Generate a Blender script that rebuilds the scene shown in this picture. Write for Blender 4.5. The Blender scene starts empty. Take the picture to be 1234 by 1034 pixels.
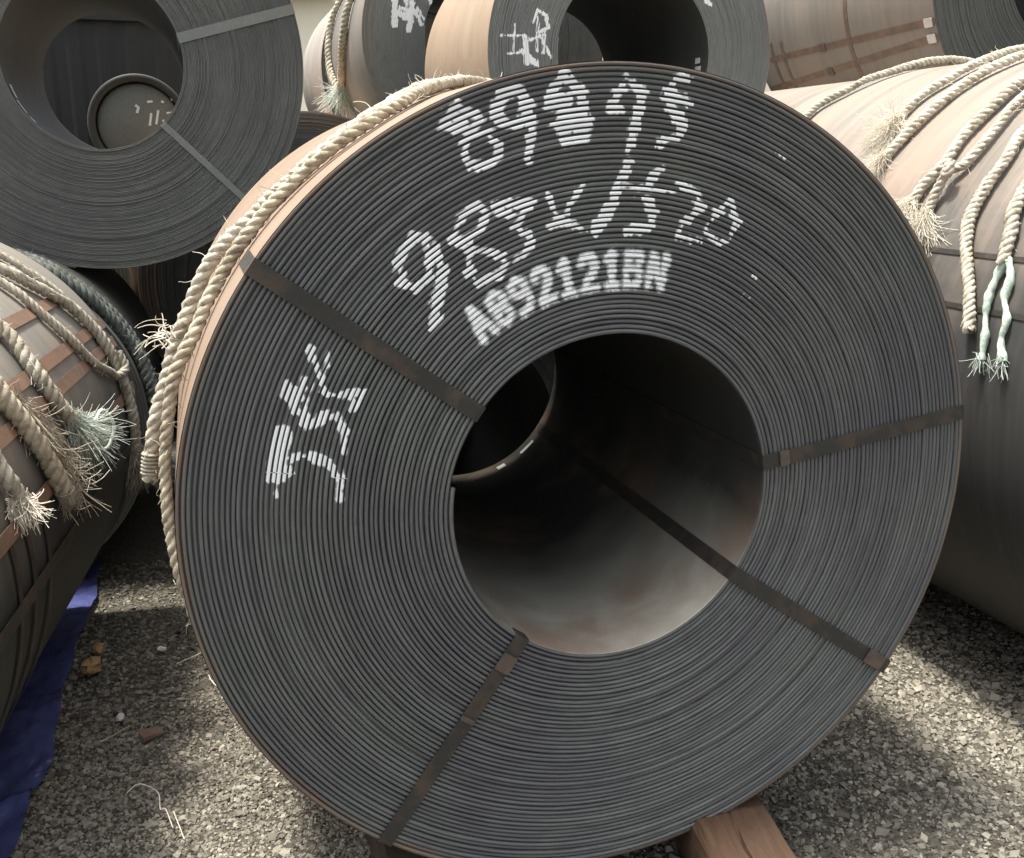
import bpy, math, random
import numpy as np
from math import radians, sin, cos, pi
from mathutils import Vector, noise as mnoise

sc = bpy.context.scene
col = sc.collection
random.seed(7); rng = np.random.default_rng(7)

# ------------------------------------------------------------------ camera, sky, sun, exposure
cam_d = bpy.data.cameras.new('camera'); cam = bpy.data.objects.new('camera', cam_d); col.objects.link(cam)
YAW, PITCH, FPX = 0.29645, 0.25178, 1240.1
cam.location = (0, 0, 1.78)
cam.rotation_euler = (pi/2 - PITCH, 0, -YAW)
cam_d.sensor_fit = 'HORIZONTAL'; cam_d.sensor_width = 36.0; cam_d.lens = 36.0*FPX/1234.0
cam_d.clip_start = 0.05; cam_d.clip_end = 500
sc.camera = cam

SUN = Vector((-0.25, 0.06, 0.92)).normalized()
world = bpy.data.worlds.new('World'); sc.world = world; world.use_nodes = True
wn = world.node_tree.nodes; wl = world.node_tree.links
sky = wn.new('ShaderNodeTexSky'); sky.sky_type = 'NISHITA'; sky.sun_disc = False
sky.sun_elevation = math.asin(SUN.z); sky.sun_rotation = math.atan2(SUN.x, SUN.y)
sky.air_density = 1.3; sky.dust_density = 4.0; sky.ozone_density = 0.6
bg = wn['Background']; bg.inputs['Strength'].default_value = 0.13
hz = wn.new('ShaderNodeHueSaturation'); hz.inputs['Saturation'].default_value = 0.30     # milky, hazy sky
wl.new(sky.outputs['Color'], hz.inputs['Color']); wl.new(hz.outputs['Color'], bg.inputs['Color'])
sd = bpy.data.lights.new('sun', 'SUN'); sd.energy = 3.1; sd.angle = radians(8); sd.color = (1.0, 0.945, 0.85)
so = bpy.data.objects.new('sun', sd); col.objects.link(so)
so.rotation_euler = (-SUN).to_track_quat('-Z', 'Y').to_euler(); so.location = (-4, 0, 12)
sc.view_settings.view_transform = 'Standard'; sc.view_settings.look = 'None'
sc.view_settings.exposure = 1.2; sc.view_settings.gamma = 1.0
try: sc.cycles.max_bounces = 8; sc.cycles.diffuse_bounces = 5; sc.cycles.transparent_max_bounces = 12
except Exception: pass

# ------------------------------------------------------------------ helpers
def mesh_obj(name, verts, faces, mats, parent=None, smooth=True, mat_idx=None, loc=(0,0,0)):
    me = bpy.data.meshes.new(name)
    verts = np.asarray(verts, dtype=np.float32); faces = np.asarray(faces, dtype=np.int32)
    nv, nf, k = len(verts), len(faces), faces.shape[1]
    me.vertices.add(nv); me.vertices.foreach_set('co', verts.ravel())
    me.loops.add(nf*k); me.loops.foreach_set('vertex_index', faces.ravel())
    me.polygons.add(nf); me.polygons.foreach_set('loop_start', np.arange(0, nf*k, k, dtype=np.int32))
    if mat_idx is not None: me.polygons.foreach_set('material_index', np.asarray(mat_idx, dtype=np.int32))
    me.polygons.foreach_set('use_smooth', np.full(nf, bool(smooth)))
    me.update(calc_edges=True); me.validate()
    for m in (mats if isinstance(mats, (list, tuple)) else [mats]): me.materials.append(m)
    o = bpy.data.objects.new(name, me); col.objects.link(o); o.location = loc
    if parent: o.parent = parent
    return o

def tag(o, label=None, cat=None, group=None, kind=None):
    if label: o['label'] = label
    if cat: o['category'] = cat
    if group: o['group'] = group
    if kind: o['kind'] = kind
    return o

def empty(name, loc, rz=0.0):
    o = bpy.data.objects.new(name, None); col.objects.link(o); o.location = loc
    o.rotation_euler = (0, 0, rz); o.empty_display_size = 0.2
    return o

def grid_faces(n, m, close_m=False):
    i = np.arange(n-1)[:, None]; j = np.arange(m if close_m else m-1)[None, :]; j2 = (j+1) % m
    return np.stack([i*m+j, i*m+j2, (i+1)*m+j2, (i+1)*m+j], -1).reshape(-1, 4)

class MB:
    """collects quads"""
    def __init__(s): s.v = []; s.f = []; s.n = 0
    def add(s, v, f):
        v = np.asarray(v, float).reshape(-1, 3); s.v.append(v); s.f.append(np.asarray(f)+s.n); s.n += len(v)
    def box(s, c, size, rz=0.0, rx=0.0, jit=0.0):
        b = np.array([(x, y, z) for x in (-.5, .5) for y in (-.5, .5) for z in (-.5, .5)])*np.array(size)
        if jit: b = b + rng.normal(0, jit, b.shape)
        b = np.stack([b[:, 0], b[:, 1]*cos(rx)-b[:, 2]*sin(rx), b[:, 1]*sin(rx)+b[:, 2]*cos(rx)], 1)
        b = np.stack([b[:, 0]*cos(rz)-b[:, 1]*sin(rz), b[:, 0]*sin(rz)+b[:, 1]*cos(rz), b[:, 2]], 1) + np.array(c)
        s.add(b, [(0,1,3,2),(4,6,7,5),(0,4,5,1),(2,3,7,6),(0,2,6,4),(1,5,7,3)])
    def build(s, name, mats, parent=None, smooth=False, loc=(0,0,0)):
        return mesh_obj(name, np.concatenate(s.v), np.concatenate(s.f), mats, parent, smooth, loc=loc)

# ------------------------------------------------------------------ materials
class NT:
    def __init__(s, name):
        s.m = bpy.data.materials.new(name); s.m.use_nodes = True
        s.t = s.m.node_tree; s.n = s.t.nodes; s.b = s.n['Principled BSDF']
    def new(s, typ, **kw):
        n = s.n.new(typ)
        for k, v in kw.items(): setattr(n, k, v)
        return n
    def link(s, a, b): s.t.links.new(a, b)
    def val(s, sock, v):
        if hasattr(v, 'links') or hasattr(v, 'is_linked'): s.link(v, sock)
        else: sock.default_value = v
    def math(s, op, a, b=None, clamp=False):
        n = s.new('ShaderNodeMath', operation=op); n.use_clamp = clamp
        s.val(n.inputs[0], a)
        if b is not None: s.val(n.inputs[1], b)
        return n.outputs[0]
    def mix(s, f, a, b):
        n = s.new('ShaderNodeMix', data_type='RGBA')
        s.val(n.inputs[0], f)
        for i, v in ((6, a), (7, b)):
            if isinstance(v, tuple): n.inputs[i].default_value = (*v, 1) if len(v) == 3 else v
            else: s.link(v, n.inputs[i])
        return n.outputs[2]
    def ramp(s, f, lo, hi):
        n = s.new('ShaderNodeMapRange'); n.clamp = True
        s.link(f, n.inputs[0]); n.inputs[1].default_value = lo; n.inputs[2].default_value = hi
        return n.outputs[0]
    def noise(s, vec, scale, detail=4.0, rough=0.55, dist=0.0):
        n = s.new('ShaderNodeTexNoise')
        if vec is not None: s.link(vec, n.inputs['Vector'])
        n.inputs['Scale'].default_value = scale; n.inputs['Detail'].default_value = detail
        n.inputs['Roughness'].default_value = rough; n.inputs['Distortion'].default_value = dist
        return n.outputs[0]
    def obj(s): return s.new('ShaderNodeTexCoord').outputs['Object']
    def comb(s, x, y, z):
        n = s.new('ShaderNodeCombineXYZ')
        for i, v in enumerate((x, y, z)): s.val(n.inputs[i], v)
        return n.outputs[0]
    def polar(s):
        """radius, angle and axial position about the local Y axis (the axis of a coil)"""
        sep = s.new('ShaderNodeSeparateXYZ'); s.link(s.obj(), sep.inputs[0])
        x, y, z = sep.outputs
        r = s.math('SQRT', s.math('ADD', s.math('MULTIPLY', x, x), s.math('MULTIPLY', z, z)))
        return r, s.math('ARCTAN2', z, x), y
    def bump(s, h, strength, dist):
        n = s.new('ShaderNodeBump'); n.inputs['Strength'].default_value = strength; n.inputs['Distance'].default_value = dist
        s.link(h, n.inputs['Height']); s.link(n.outputs[0], s.b.inputs['Normal'])
    def done(s, color, rough=0.6, metal=0.0, spec=0.5):
        if isinstance(color, tuple): s.b.inputs['Base Color'].default_value = (*color, 1)
        else: s.link(color, s.b.inputs['Base Color'])
        s.val(s.b.inputs['Roughness'], rough); s.b.inputs['Metallic'].default_value = metal
        s.b.inputs['Specular IOR Level'].default_value = spec
        return s.m

def mat_wrap_edges(name, a, b, rust, R, rim_rust=0.55, fine=900.0, fleck=0.62, bmp=.25, tint=1.35):
    """cut edges of the wound sheet: colour drifts from wrap to wrap and slowly round the coil"""
    k = NT(name); r, th, y = k.polar()
    v1 = k.comb(k.math('MULTIPLY', r, 38.0), k.math('MULTIPLY', th, 1.6), 0.0)
    n1 = k.noise(v1, 1.0, 5.0, 0.6)
    v2 = k.comb(k.math('MULTIPLY', r, fine), k.math('MULTIPLY', th, 9.0), 3.0)
    n2 = k.noise(v2, 1.0, 2.0)
    n3 = k.noise(k.obj(), 2.3, 3.0)
    c = k.mix(k.ramp(n1, .3, .7), a, b)
    c = k.mix(k.math('MULTIPLY', k.ramp(n2, .42, .72), .5), c, tuple(min(1, q*1.9) for q in b))
    c = k.mix(k.math('MULTIPLY', k.ramp(n3, .42, .7), .55), c, (a[0]*(1+.4*(tint-1)), a[1]*(1-.15*(tint-1)), a[2]*tint))
    n4 = k.noise(k.obj(), 34.0, 5.0, .65)
    c = k.mix(k.math('MULTIPLY', k.ramp(n4, fleck, fleck+.12), .55), c, rust)
    rim = k.math('MULTIPLY', k.ramp(r, R-.019, R-.008), k.ramp(k.noise(k.comb(k.math('MULTIPLY', th, 6.0), r, 0.0), 1.0, 4.0), .3, .62))
    c = k.mix(k.math('MULTIPLY', rim, rim_rust), c, rust)
    n5 = k.noise(k.obj(), 160.0, 3.0)
    k.bump(n5, bmp, .002)
    return k.done(c, k.ramp(n5, -.2, 1.1), 0.0, .35)

def mat_outer(name, a, b, rust, amt=.5, across=7.0, rough=.6, spec=.4, flank_shade=None, steel=(.06, .062, .056)):  # steel is the dark tone of the painted flank shade
    """outer wrap: streaks run round the coil, rust in long patches"""
    k = NT(name); r, th, y = k.polar()
    v1 = k.comb(k.math('MULTIPLY', y, across), k.math('MULTIPLY', th, .55), 1.0)
    n1 = k.noise(v1, 1.0, 6.0, .62)
    n2 = k.noise(k.comb(k.math('MULTIPLY', y, across*6), k.math('MULTIPLY', th, 1.2), 5.0), 1.0, 3.0)
    n3 = k.noise(k.obj(), 3.2, 6.0, .65, .4)
    c = k.mix(k.ramp(n1, .32, .68), a, b)
    c = k.mix(k.math('MULTIPLY', k.ramp(n2, .45, .8), .35), c, tuple(min(1, q*1.35) for q in b))
    s = k.math('MULTIPLY', k.ramp(k.math('ADD', k.math('MULTIPLY', n3, .6), k.math('MULTIPLY', n1, .4)), .42, .62), amt)
    c = k.mix(s, c, rust)
    n5 = k.noise(k.obj(), 60.0, 5.0, .6)
    c = k.mix(k.math('MULTIPLY', k.ramp(n5, .58, .75), .3), c, tuple(q*.6 for q in rust))
    if flank_shade is not None:      # lower flank shade painted into the colour; rust shows above a ragged edge
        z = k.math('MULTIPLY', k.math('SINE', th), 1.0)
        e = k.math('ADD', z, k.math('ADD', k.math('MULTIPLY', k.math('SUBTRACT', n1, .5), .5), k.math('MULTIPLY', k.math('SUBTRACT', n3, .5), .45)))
        c = k.mix(k.ramp(e, flank_shade[0], flank_shade[1]), k.mix(k.ramp(n2, .3, .8), steel, tuple(q*1.5 for q in steel)), c)
    k.bump(k.math('ADD', k.math('MULTIPLY', n5, .3), n2), .12, .004)
    return k.done(c, rough, 0.0, spec)

def mat_bore(name, a, b, rust, floor_light=.0):
    k = NT(name); r, th, y = k.polar()
    n1 = k.noise(k.comb(k.math('MULTIPLY', y, 5.0), k.math('MULTIPLY', th, 1.2), 0.0), 1.0, 5.0)
    c = k.mix(k.ramp(n1, .3, .7), a, b)
    n2 = k.noise(k.obj(), 4.0, 4.0, .55, .2)
    edge = k.math('SUBTRACT', 1.0, k.ramp(y, .0, .35))
    low = k.ramp(k.math('ADD', k.math('SINE', k.math('ADD', th, -.18)), k.math('MULTIPLY', k.math('SUBTRACT', n2, .5), .5)), -.35, -.95)
    far = k.math('SUBTRACT', 1.0, k.ramp(k.math('ADD', y, k.math('MULTIPLY', k.math('SUBTRACT', n1, .5), .4)), .08, .72))
    c = k.mix(k.math('MULTIPLY', k.math('MULTIPLY', low, far), floor_light), c, (.45, .425, .36))     # light on the front of the bore floor, painted in as pale colour
    s = k.math('MULTIPLY', k.ramp(k.math('ADD', n2, k.math('MULTIPLY', edge, .10)), .50, .74), .65)
    c = k.mix(k.math('MULTIPLY', s, k.ramp(k.math('SINE', th), .1, -.45)), c, rust)
    k.bump(n2, .1, .004)
    return k.done(c, .5, 0.0, .4)

def mat_strap(name, a, rust, amt):
    k = NT(name); n = k.noise(k.obj(), 14.0, 6.0, .65, .3); n2 = k.noise(k.obj(), 90.0, 3.0)
    c = k.mix(k.math('MULTIPLY', k.ramp(n, .5-.25*amt, .66-.15*amt), min(1, .5+amt)), a, rust)
    c = k.mix(k.math('MULTIPLY', k.ramp(n2, .5, .8), .35), c, tuple(q*1.7 for q in a))
    k.bump(n2, .15, .002)
    return k.done(c, .5, .15, .4)

def mat_rope(name, a, b, dirt):
    k = NT(name); n = k.noise(k.obj(), 11.0, 4.0); n2 = k.noise(k.obj(), 240.0, 3.0, .7); n3 = k.noise(k.obj(), 40.0, 3.0)
    c = k.mix(k.ramp(n, .32, .68), a, b)
    c = k.mix(k.math('MULTIPLY', k.ramp(n2, .45, .7), .4), c, tuple(min(1, q*1.25) for q in b))
    c = k.mix(k.math('MULTIPLY', k.ramp(n3, .47, .68), .7), c, dirt)
    k.bump(n2, .6, .003)
    return k.done(c, .9, 0.0, .15)

def mat_paint(name):
    k = NT(name)
    at = k.new('ShaderNodeAttribute'); at.attribute_name = 'cover'
    n = k.noise(k.obj(), 130.0, 4.0, .7); n2 = k.noise(k.obj(), 28.0, 3.0)
    f = k.ramp(k.math('ADD', at.outputs['Fac'], k.math('ADD', k.math('MULTIPLY', k.math('SUBTRACT', n, .5), .55), k.math('MULTIPLY', k.math('SUBTRACT', n2, .5), .5))), .22, .62)
    tr = k.new('ShaderNodeBsdfTransparent'); mx = k.new('ShaderNodeMixShader')
    k.done((.90, .91, .90), .55, 0.0, .4)
    k.link(f, mx.inputs[0]); k.link(tr.outputs[0], mx.inputs[1]); k.link(k.b.outputs[0], mx.inputs[2])
    k.link(mx.outputs[0], k.n['Material Output'].inputs['Surface'])
    return k.m

def mat_simple(name, a, b, scale, rough=.7, bump=.2, spec=.4, dist=.004):
    k = NT(name); n = k.noise(k.obj(), scale, 6.0, .62); n2 = k.noise(k.obj(), scale*6, 4.0)
    c = k.mix(k.ramp(k.math('ADD', k.math('MULTIPLY', n, .65), k.math('MULTIPLY', n2, .35)), .34, .66), a, b)
    k.bump(n2, bump, dist)
    return k.done(c, rough, 0.0, spec)

RUST = (.25, .135, .075)
M = {}
M['main_edges'] = mat_wrap_edges('dark wrap edges', (.063, .067, .063), (.130, .135, .126), (.20, .13, .08), .95, .65, 900.0, .63, .25, 1.35)
M['main_outer'] = mat_outer('tan mill scale', (.225, .165, .118), (.30, .228, .168), (.23, .14, .09), .55)
M['main_bore'] = mat_bore('bore steel', (.026, .027, .025), (.044, .044, .040), (.22, .145, .10), .9)
M['grey_edges'] = mat_wrap_edges('grey wrap edges', (.078, .081, .073), (.125, .128, .115), (.19, .15, .10), .92, .3, 500.0, .68, .05, 1.08)
M['smooth_edges'] = mat_wrap_edges('smooth dark wrap edges', (.075, .077, .069), (.095, .097, .087), (.12, .1, .08), 1.2, .2, 500.0, .75, .03, 1.03)
M['pale_edges'] = mat_wrap_edges('pale grey wrap edges', (.14, .145, .132), (.175, .18, .165), (.24, .19, .13), .71, .5, 500.0, .7, .05, 1.05)
M['grey_outer'] = mat_outer('grey mill scale', (.13, .128, .112), (.19, .185, .165), (.20, .145, .105), .4)
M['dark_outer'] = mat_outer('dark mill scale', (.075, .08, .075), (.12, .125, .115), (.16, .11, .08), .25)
M['pink_outer'] = mat_outer('rust tinted mill scale', (.25, .24, .215), (.38, .355, .31), (.42, .29, .225), .55, 5.0)
M['tan_outer'] = mat_outer('warm tan mill scale', (.31, .235, .16), (.41, .32, .235), (.34, .215, .14), .55, 9.0)
M['flank_shade_outer'] = mat_outer('rusty scale with painted flank shade', (.145, .138, .12), (.31, .28, .235), (.32, .225, .172), .75, 6.0, flank_shade=(.2, .66), steel=(.040, .040, .039))  # near-black lower flank is painted shade, the rust above is its own
M['low_shade_outer'] = mat_outer('grey scale with painted flank shade', (.19, .183, .16), (.27, .258, .225), (.25, .18, .135), .4, 7.0, flank_shade=(.0, .6), steel=(.03, .032, .029))  # dark lower side of this coil is shade put into the colour
M['tan_edges'] = mat_wrap_edges('tan wrap edges', (.22, .17, .12), (.28, .21, .15), (.25, .16, .1), 1.05, .3, 500.0)
M['brown_outer'] = mat_outer('grey brown mill scale', (.15, .142, .125), (.23, .212, .18), (.23, .18, .145), .5, 4.0)
M['grey_bore'] = mat_bore('grey bore steel', (.055, .056, .051), (.08, .08, .074), (.09, .075, .06))
M['strap_dark'] = mat_strap('dark strapping', (.036, .035, .031), (.105, .068, .048), .1)
M['strap_rust'] = mat_strap('rusty strapping', (.17, .12, .09), (.25, .155, .11), .5)
M['strap_grey'] = mat_strap('grey strapping', (.17, .18, .165), (.20, .16, .12), .1)
M['strap_brown'] = mat_strap('brown strapping', (.12, .09, .07), (.20, .13, .09), .4)
M['strap_seal'] = mat_strap('worn strap seal', (.075, .064, .055), (.14, .095, .07), .4)
M['seal'] = mat_simple('bare steel seal', (.45, .44, .40), (.62, .60, .54), 40.0, .35, .2, .6)
M['paint'] = mat_paint('white marking paint')
M['rope_cream'] = mat_rope('cream rope', (.40, .36, .28), (.63, .59, .49), (.16, .135, .10))
M['rope_tan'] = mat_rope('tan rope', (.35, .305, .225), (.53, .48, .375), (.17, .135, .09))
M['rope_grey'] = mat_rope('weathered rope', (.33, .30, .235), (.48, .45, .37), (.16, .135, .10))
M['rope_dim'] = mat_rope('rope with painted shade', (.085, .092, .083), (.145, .158, .142), (.045, .045, .037))  # darkened in the colour to imitate the shade of the gap
M['rope_green'] = mat_rope('green white rope', (.42, .53, .45), (.66, .75, .66), (.24, .32, .26))
M['fibre_cream'] = mat_rope('cream fibre', (.72, .66, .52), (.88, .84, .74), (.55, .48, .36))
M['fibre_tan'] = mat_rope('tan fibre', (.36, .32, .245), (.58, .53, .43), (.20, .17, .12))
M['fibre_green'] = mat_rope('green fibre', (.44, .52, .46), (.68, .74, .67), (.34, .38, .33))
M['fibre_dark'] = mat_rope('green fibre with painted shade', (.10, .15, .13), (.20, .27, .235), (.06, .07, .06))  # fibre for the gap ropes, shade painted in the same way
M['label'] = mat_simple('label paper', (.62, .63, .60), (.72, .73, .70), 9.0, .5, .05)
M['stain_label'] = mat_simple('worn label', (.30, .31, .29), (.38, .39, .37), 12.0, .5, .05)

# ------------------------------------------------------------------ coils
class Coil:
    """steel strip wound on itself; local frame: axis = +Y from the front face, x right, z up"""
    def __init__(s, label, x, y, z, R, L, r=.381, yaw=0.0, N=46, seg=160, edges='grey_edges', outer='grey_outer', bore='grey_bore',
                 wob=.0014, group='wound steel coils in the yard', seed=1, detail=True, dents=()):
        s.R, s.r, s.L, s.N, s.t, s.detail = R, r, L, N, (R-r)/(N+.25), detail
        s.c = np.array((x, y, z)); s.yaw = yaw; s.dents = dents
        s.root = tag(empty('steel_coil', (x, y, z-R), -yaw), label, 'steel coil', group)
        g = np.random.default_rng(seed); s.knots = g.normal(0, wob, N*3+8); s.phase = radians(170)
        s.build(seg, edges, outer, bore, detail)
    def depth(s, tau):
        tau = np.asarray(tau, float); q = np.clip(tau*3, 0, len(s.knots)-2.001); i = q.astype(int); f = q-i; f = f*f*(3-2*f)
        d = s.knots[i]*(1-f)+s.knots[i+1]*f
        rr = s.r+s.t*tau
        for (c, w, a) in s.dents: d = d + a*np.exp(-((rr-c)/w)**2)
        return d
    def wander(s, tau, th):
        """wraps drift a little off true, in units of the sheet thickness"""
        if not s.detail: return 0*tau
        return .05*np.sin(tau*1.7+2*np.sin(th+tau*.3))+.025*np.sin(3*th+tau*2.9)+.02*np.sin(7*th+tau*5.3)
    def gap(s, tau, th):
        """how far each wrap fills its pitch: tighter on the right, looser at the upper left"""
        q = 1.02+.06*np.cos(th-.25)+.03*np.sin(tau*2.399)*np.sin(tau*.83+th)+.02*np.sin(tau*7.1+th*2)
        return np.clip(q, .86, 1.17)
    def ridge(s, k, th):
        """radius of the middle of wrap k at angle th, and its front depth (y)"""
        a = ((th-s.phase) % (2*pi))/(2*pi)
        tau = k+a
        return s.r+s.t*(tau+s.wander(tau, th)), s.depth(tau), tau
    def build(s, seg, edges, outer, bore, detail):
        t, N = s.t, s.N; O = (0, 0, s.R)
        tau = np.linspace(0, N+.25, int((N+.25)*seg)+1); th = s.phase+2*pi*tau
        if detail:
            off = np.array([-.40, -.37, -.28, -.10, .10, .28, .37, .40])*t
            dep = np.array([.013, .0034, .0011, 0, 0, .0011, .0034, .013])*min(1.0, t/.0115)
        else:
            off = np.array([-.475, -.40, .40, .475])*t; dep = np.array([.0035, 0, 0, .0035])*min(1, t/.012)
        rc = s.r+t*(tau+s.wander(tau, th))
        gap = s.gap(tau, th)[:, None] if detail else 1.0
        rr = rc[:, None]+off[None]*gap; yy = s.depth(tau)[:, None]+dep[None]
        V = np.stack([rr*np.cos(th)[:, None], yy, rr*np.sin(th)[:, None]], -1).reshape(-1, 3)
        F = grid_faces(len(tau), len(off))[:, ::-1]
        s.face = mesh_obj('wrap_edges', V, F, M[edges], s.root, True, loc=O)
        # outer wrap with its free tail end
        n = 193; ta = np.linspace(0, 1, n); dn = .0115 if detail else .006
        ys = np.array([.0, .004, .25, .5, .75, .996, 1.0])*s.L
        def sheet(q, tt, y0): 
            Y = np.where(ys[None] < .01, y0[:, None]+ys[None], ys[None]); Q = np.repeat(q[:, None], len(ys), 1)
            return np.stack([Q*np.cos(tt)[:, None], Y, Q*np.sin(tt)[:, None]], -1)
        tt = s.phase+2*pi*(ta+N-.75); q = s.r+t*(N-.75+ta+s.wander(N-.75+ta, tt))+.42*t
        W = sheet(q, tt, s.depth(N-.75+ta)+.0008)
        tail = W[-1:].copy(); tail[..., 0] *= (s.R-t)/s.R; tail[..., 2] *= (s.R-t)/s.R
        W = np.concatenate([W, tail])
        mesh_obj('outer_wrap', W.reshape(-1, 3), grid_faces(W.shape[0], len(ys))[:, ::-1], M[outer], s.root, True, loc=O)
        # bore wall, closed to the far face at the back and to the bottom of the grooves in front
        tt = s.phase+2*pi*ta; q = s.r+t*(ta+s.wander(ta, tt))-.43*t; W = sheet(q, tt, s.depth(ta)+.0008)
        c_, s_ = np.cos(tt)[:, None], np.sin(tt)[:, None]
        def rg(r_, y_): return np.stack([r_*c_, np.full_like(c_, y_), r_*s_], -1)
        W = np.concatenate([rg(s.R-.5*t, dn), rg(s.r+t*.5, dn), W, rg(s.R, s.L)], 1); k = W.shape[1]
        mi = np.tile([1, 1]+[0]*(k-4)+[1], n-1)
        mesh_obj('bore_wall', W.reshape(-1, 3), grid_faces(n, k), [M[bore], M[edges]], s.root, True, mat_idx=mi, loc=O)
    def pt(s, deg, y, r):
        v = np.array((r*cos(radians(deg)), y, r*sin(radians(deg))))
        c_, s_ = cos(-s.yaw), sin(-s.yaw)
        return s.c+np.array((v[0]*c_-v[1]*s_, v[0]*s_+v[1]*c_, v[2]))
    def ribbon(s, P, Wd, th, name, mat, parent=None):
        """P path points (n,3) with side vectors Wd (n,3, half width included) and normals Th (thickness included)"""
        P, Wd, Tn = (np.asarray(q, float) for q in (P, Wd, th))
        V = np.stack([P-Wd, P+Wd, P+Wd+Tn, P-Wd+Tn], 1).reshape(-1, 3)
        n = len(P); F = list(grid_faces(n, 4, True)); F += [(0, 3, 2, 1), tuple(4*(n-1)+np.array((0, 1, 2, 3)))]
        return mesh_obj(name, V, F, M[mat] if isinstance(mat, str) else mat, parent or s.root, False, loc=(0, 0, 0) if parent else (0, 0, s.R))
    def face_strap(s, deg, mat='strap_dark', w=.042, into=.5, back=None, lift=.0035, name='strap'):
        back = s.L-.004 if back is None else back
        a = radians(deg); e = np.array((cos(a), 0, sin(a))); tg = np.array((-sin(a), 0, cos(a)))
        th = .0016
        tin = ((a-s.phase) % (2*pi))/(2*pi); tout = s.N-.75+((a-s.phase-pi/2) % (2*pi))/(2*pi)
        R = s.r+s.t*(tout+s.wander(tout, a))+.40*s.t+.0015; r = s.r+s.t*(tin+s.wander(tin, a))-.43*s.t-.0015
        path, nrm = [], []
        for y in [back]+[v for v in (.4, .1, .012, .002) if v < back]: path.append(e*R+np.array((0, y, 0))); nrm.append(e)
        path.append(e*(R-.002)+np.array((0, -lift-.001, 0))); nrm.append((e-np.array((0, 1, 0)))/1.4)
        for q in np.linspace(R-.008, r+.01, 14):
            path.append(e*q+np.array((0, -lift-.0012*sin(q*23+deg), 0))); nrm.append(np.array((0, -1., 0)))
        path.append(e*(r+.001)+np.array((0, -lift, 0))); nrm.append((-e-np.array((0, 1, 0)))/1.4)
        for y in [v for v in (.004, .02, .05, .3) if v < into]+[into]: path.append(e*r+np.array((0, y, 0))); nrm.append(-e)
        n = np.array(nrm)*th; W = np.repeat((tg*w/2)[None], len(path), 0)
        return s.ribbon(path, W, n, name, mat)
    def axial_strap(s, deg, y0, y1, mat='strap_rust', w=.04, deg1=None, sink=None):
        n = 16; ts = np.linspace(0, 1, n); dg = np.radians(deg+(0 if deg1 is None else deg1-deg)*ts)
        e = np.stack([np.cos(dg), 0*dg, np.sin(dg)], 1); tg = np.stack([-np.sin(dg), 0*dg, np.cos(dg)], 1)
        P = e*(s.R+.004); P[:, 1] = y0+(y1-y0)*ts
        return s.ribbon(P, tg*w/2, e*.0016, 'strap', mat)
    def hoop(s, y, d0, d1, mat='strap_brown', w=.04, extra=.006):
        dg = np.radians(np.linspace(d0, d1, 64)); e = np.stack([np.cos(dg), 0*dg, np.sin(dg)], 1)
        P = e*(s.R+extra); P[:, 1] = y+.004*np.sin(dg*3)
        return s.ribbon(P, np.tile(np.array((0, w/2, 0)), (64, 1)), e*.0016, 'hoop_band', mat)
    def seal(s, deg, y, strap, axial=True, mat='seal', size=(.062, .046)):
        e = np.array((cos(radians(deg)), 0, sin(radians(deg)))); tg = np.array((-e[2], 0, e[0]))
        P = [e*(s.R+.0065)+np.array((0, y+d*size[0]/2, 0)) for d in (-1, -.85, .85, 1)]
        hh = [.8, 1, 1, .8]
        return s.ribbon(P, np.array([tg*size[1]/2*h for h in hh]), np.tile(e*.004, (4, 1)), 'seal', mat, strap)
    def paint(s, strokes, name, soft=.005, label=None, jitter=.6, floor=.03, seed=3, step=.0016, shoulder=.325, off=.0006):
        """white marks lying on the fronts of the wraps; strokes = ([(u,v)...], width) on the face plane, metres"""
        g = np.random.default_rng(seed)
        segs = [];
        for pts, w in strokes:
            for p, q in zip(pts[:-1], pts[1:]): segs.append((*p, *q, w/2))
        S = np.array(segs); lo = S[:, [0, 2]].min(), S[:, [1, 3]].min(); hi = S[:, [0, 2]].max(), S[:, [1, 3]].max()
        mg = S[:, 4].max()+soft*2
        cor = np.array([(x, z) for x in np.linspace(lo[0]-mg, hi[0]+mg, 9) for z in np.linspace(lo[1]-mg, hi[1]+mg, 9)])
        rr = np.hypot(cor[:, 0], cor[:, 1]); an = np.arctan2(cor[:, 1], cor[:, 0])
        if an.max()-an.min() > pi: an = an % (2*pi)
        k0 = max(0, int((rr.min()-s.r)/s.t)-1); k1 = min(s.N-1, int((rr.max()-s.r)/s.t)+1)
        V, F, C = [], [], []; n = 0
        if not s.detail: shoulder = .5
        offs = np.array([-shoulder, -.17, .17, shoulder] if shoulder < .39 else [-shoulder, -.36, -.17, .17, .36, shoulder])*s.t; no = len(offs)
        dep = np.interp(np.abs(offs)/s.t, [0, .09, .26, .35, .38, .46], [0, 0, .0011, .0026, .0036, .006])*min(1, s.t/.0115)
        if not s.detail: dep = dep*0
        for k in range(k0, k1+1):
            th = np.arange(an.min(), an.max(), step/(s.r+s.t*(k+.5)))
            rc, d, tau = s.ridge(k, th)
            jit = g.normal(0, jitter); wob = np.interp(th, np.linspace(th[0], th[-1], 24), g.normal(0, jitter*.8, 24))
            cov = np.zeros((len(th), no))
            for jx in range(no):
                u = (rc+offs[jx])*np.cos(th); v = (rc+offs[jx])*np.sin(th)
                dmin = np.full(len(th), 9.0)
                for (ax, az, bx, bz, hw) in S:
                    if k0 <= k <= k1:
                        dx, dz = bx-ax, bz-az; L2 = dx*dx+dz*dz+1e-12
                        tt = np.clip(((u-ax)*dx+(v-az)*dz)/L2, 0, 1)
                        dmin = np.minimum(dmin, np.hypot(u-ax-dx*tt, v-az-dz*tt)-hw)
                dd = dmin+(jit+wob)*soft
                cov[:, jx] = np.clip(.5-dd/(2*soft), 0, 1)
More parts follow.
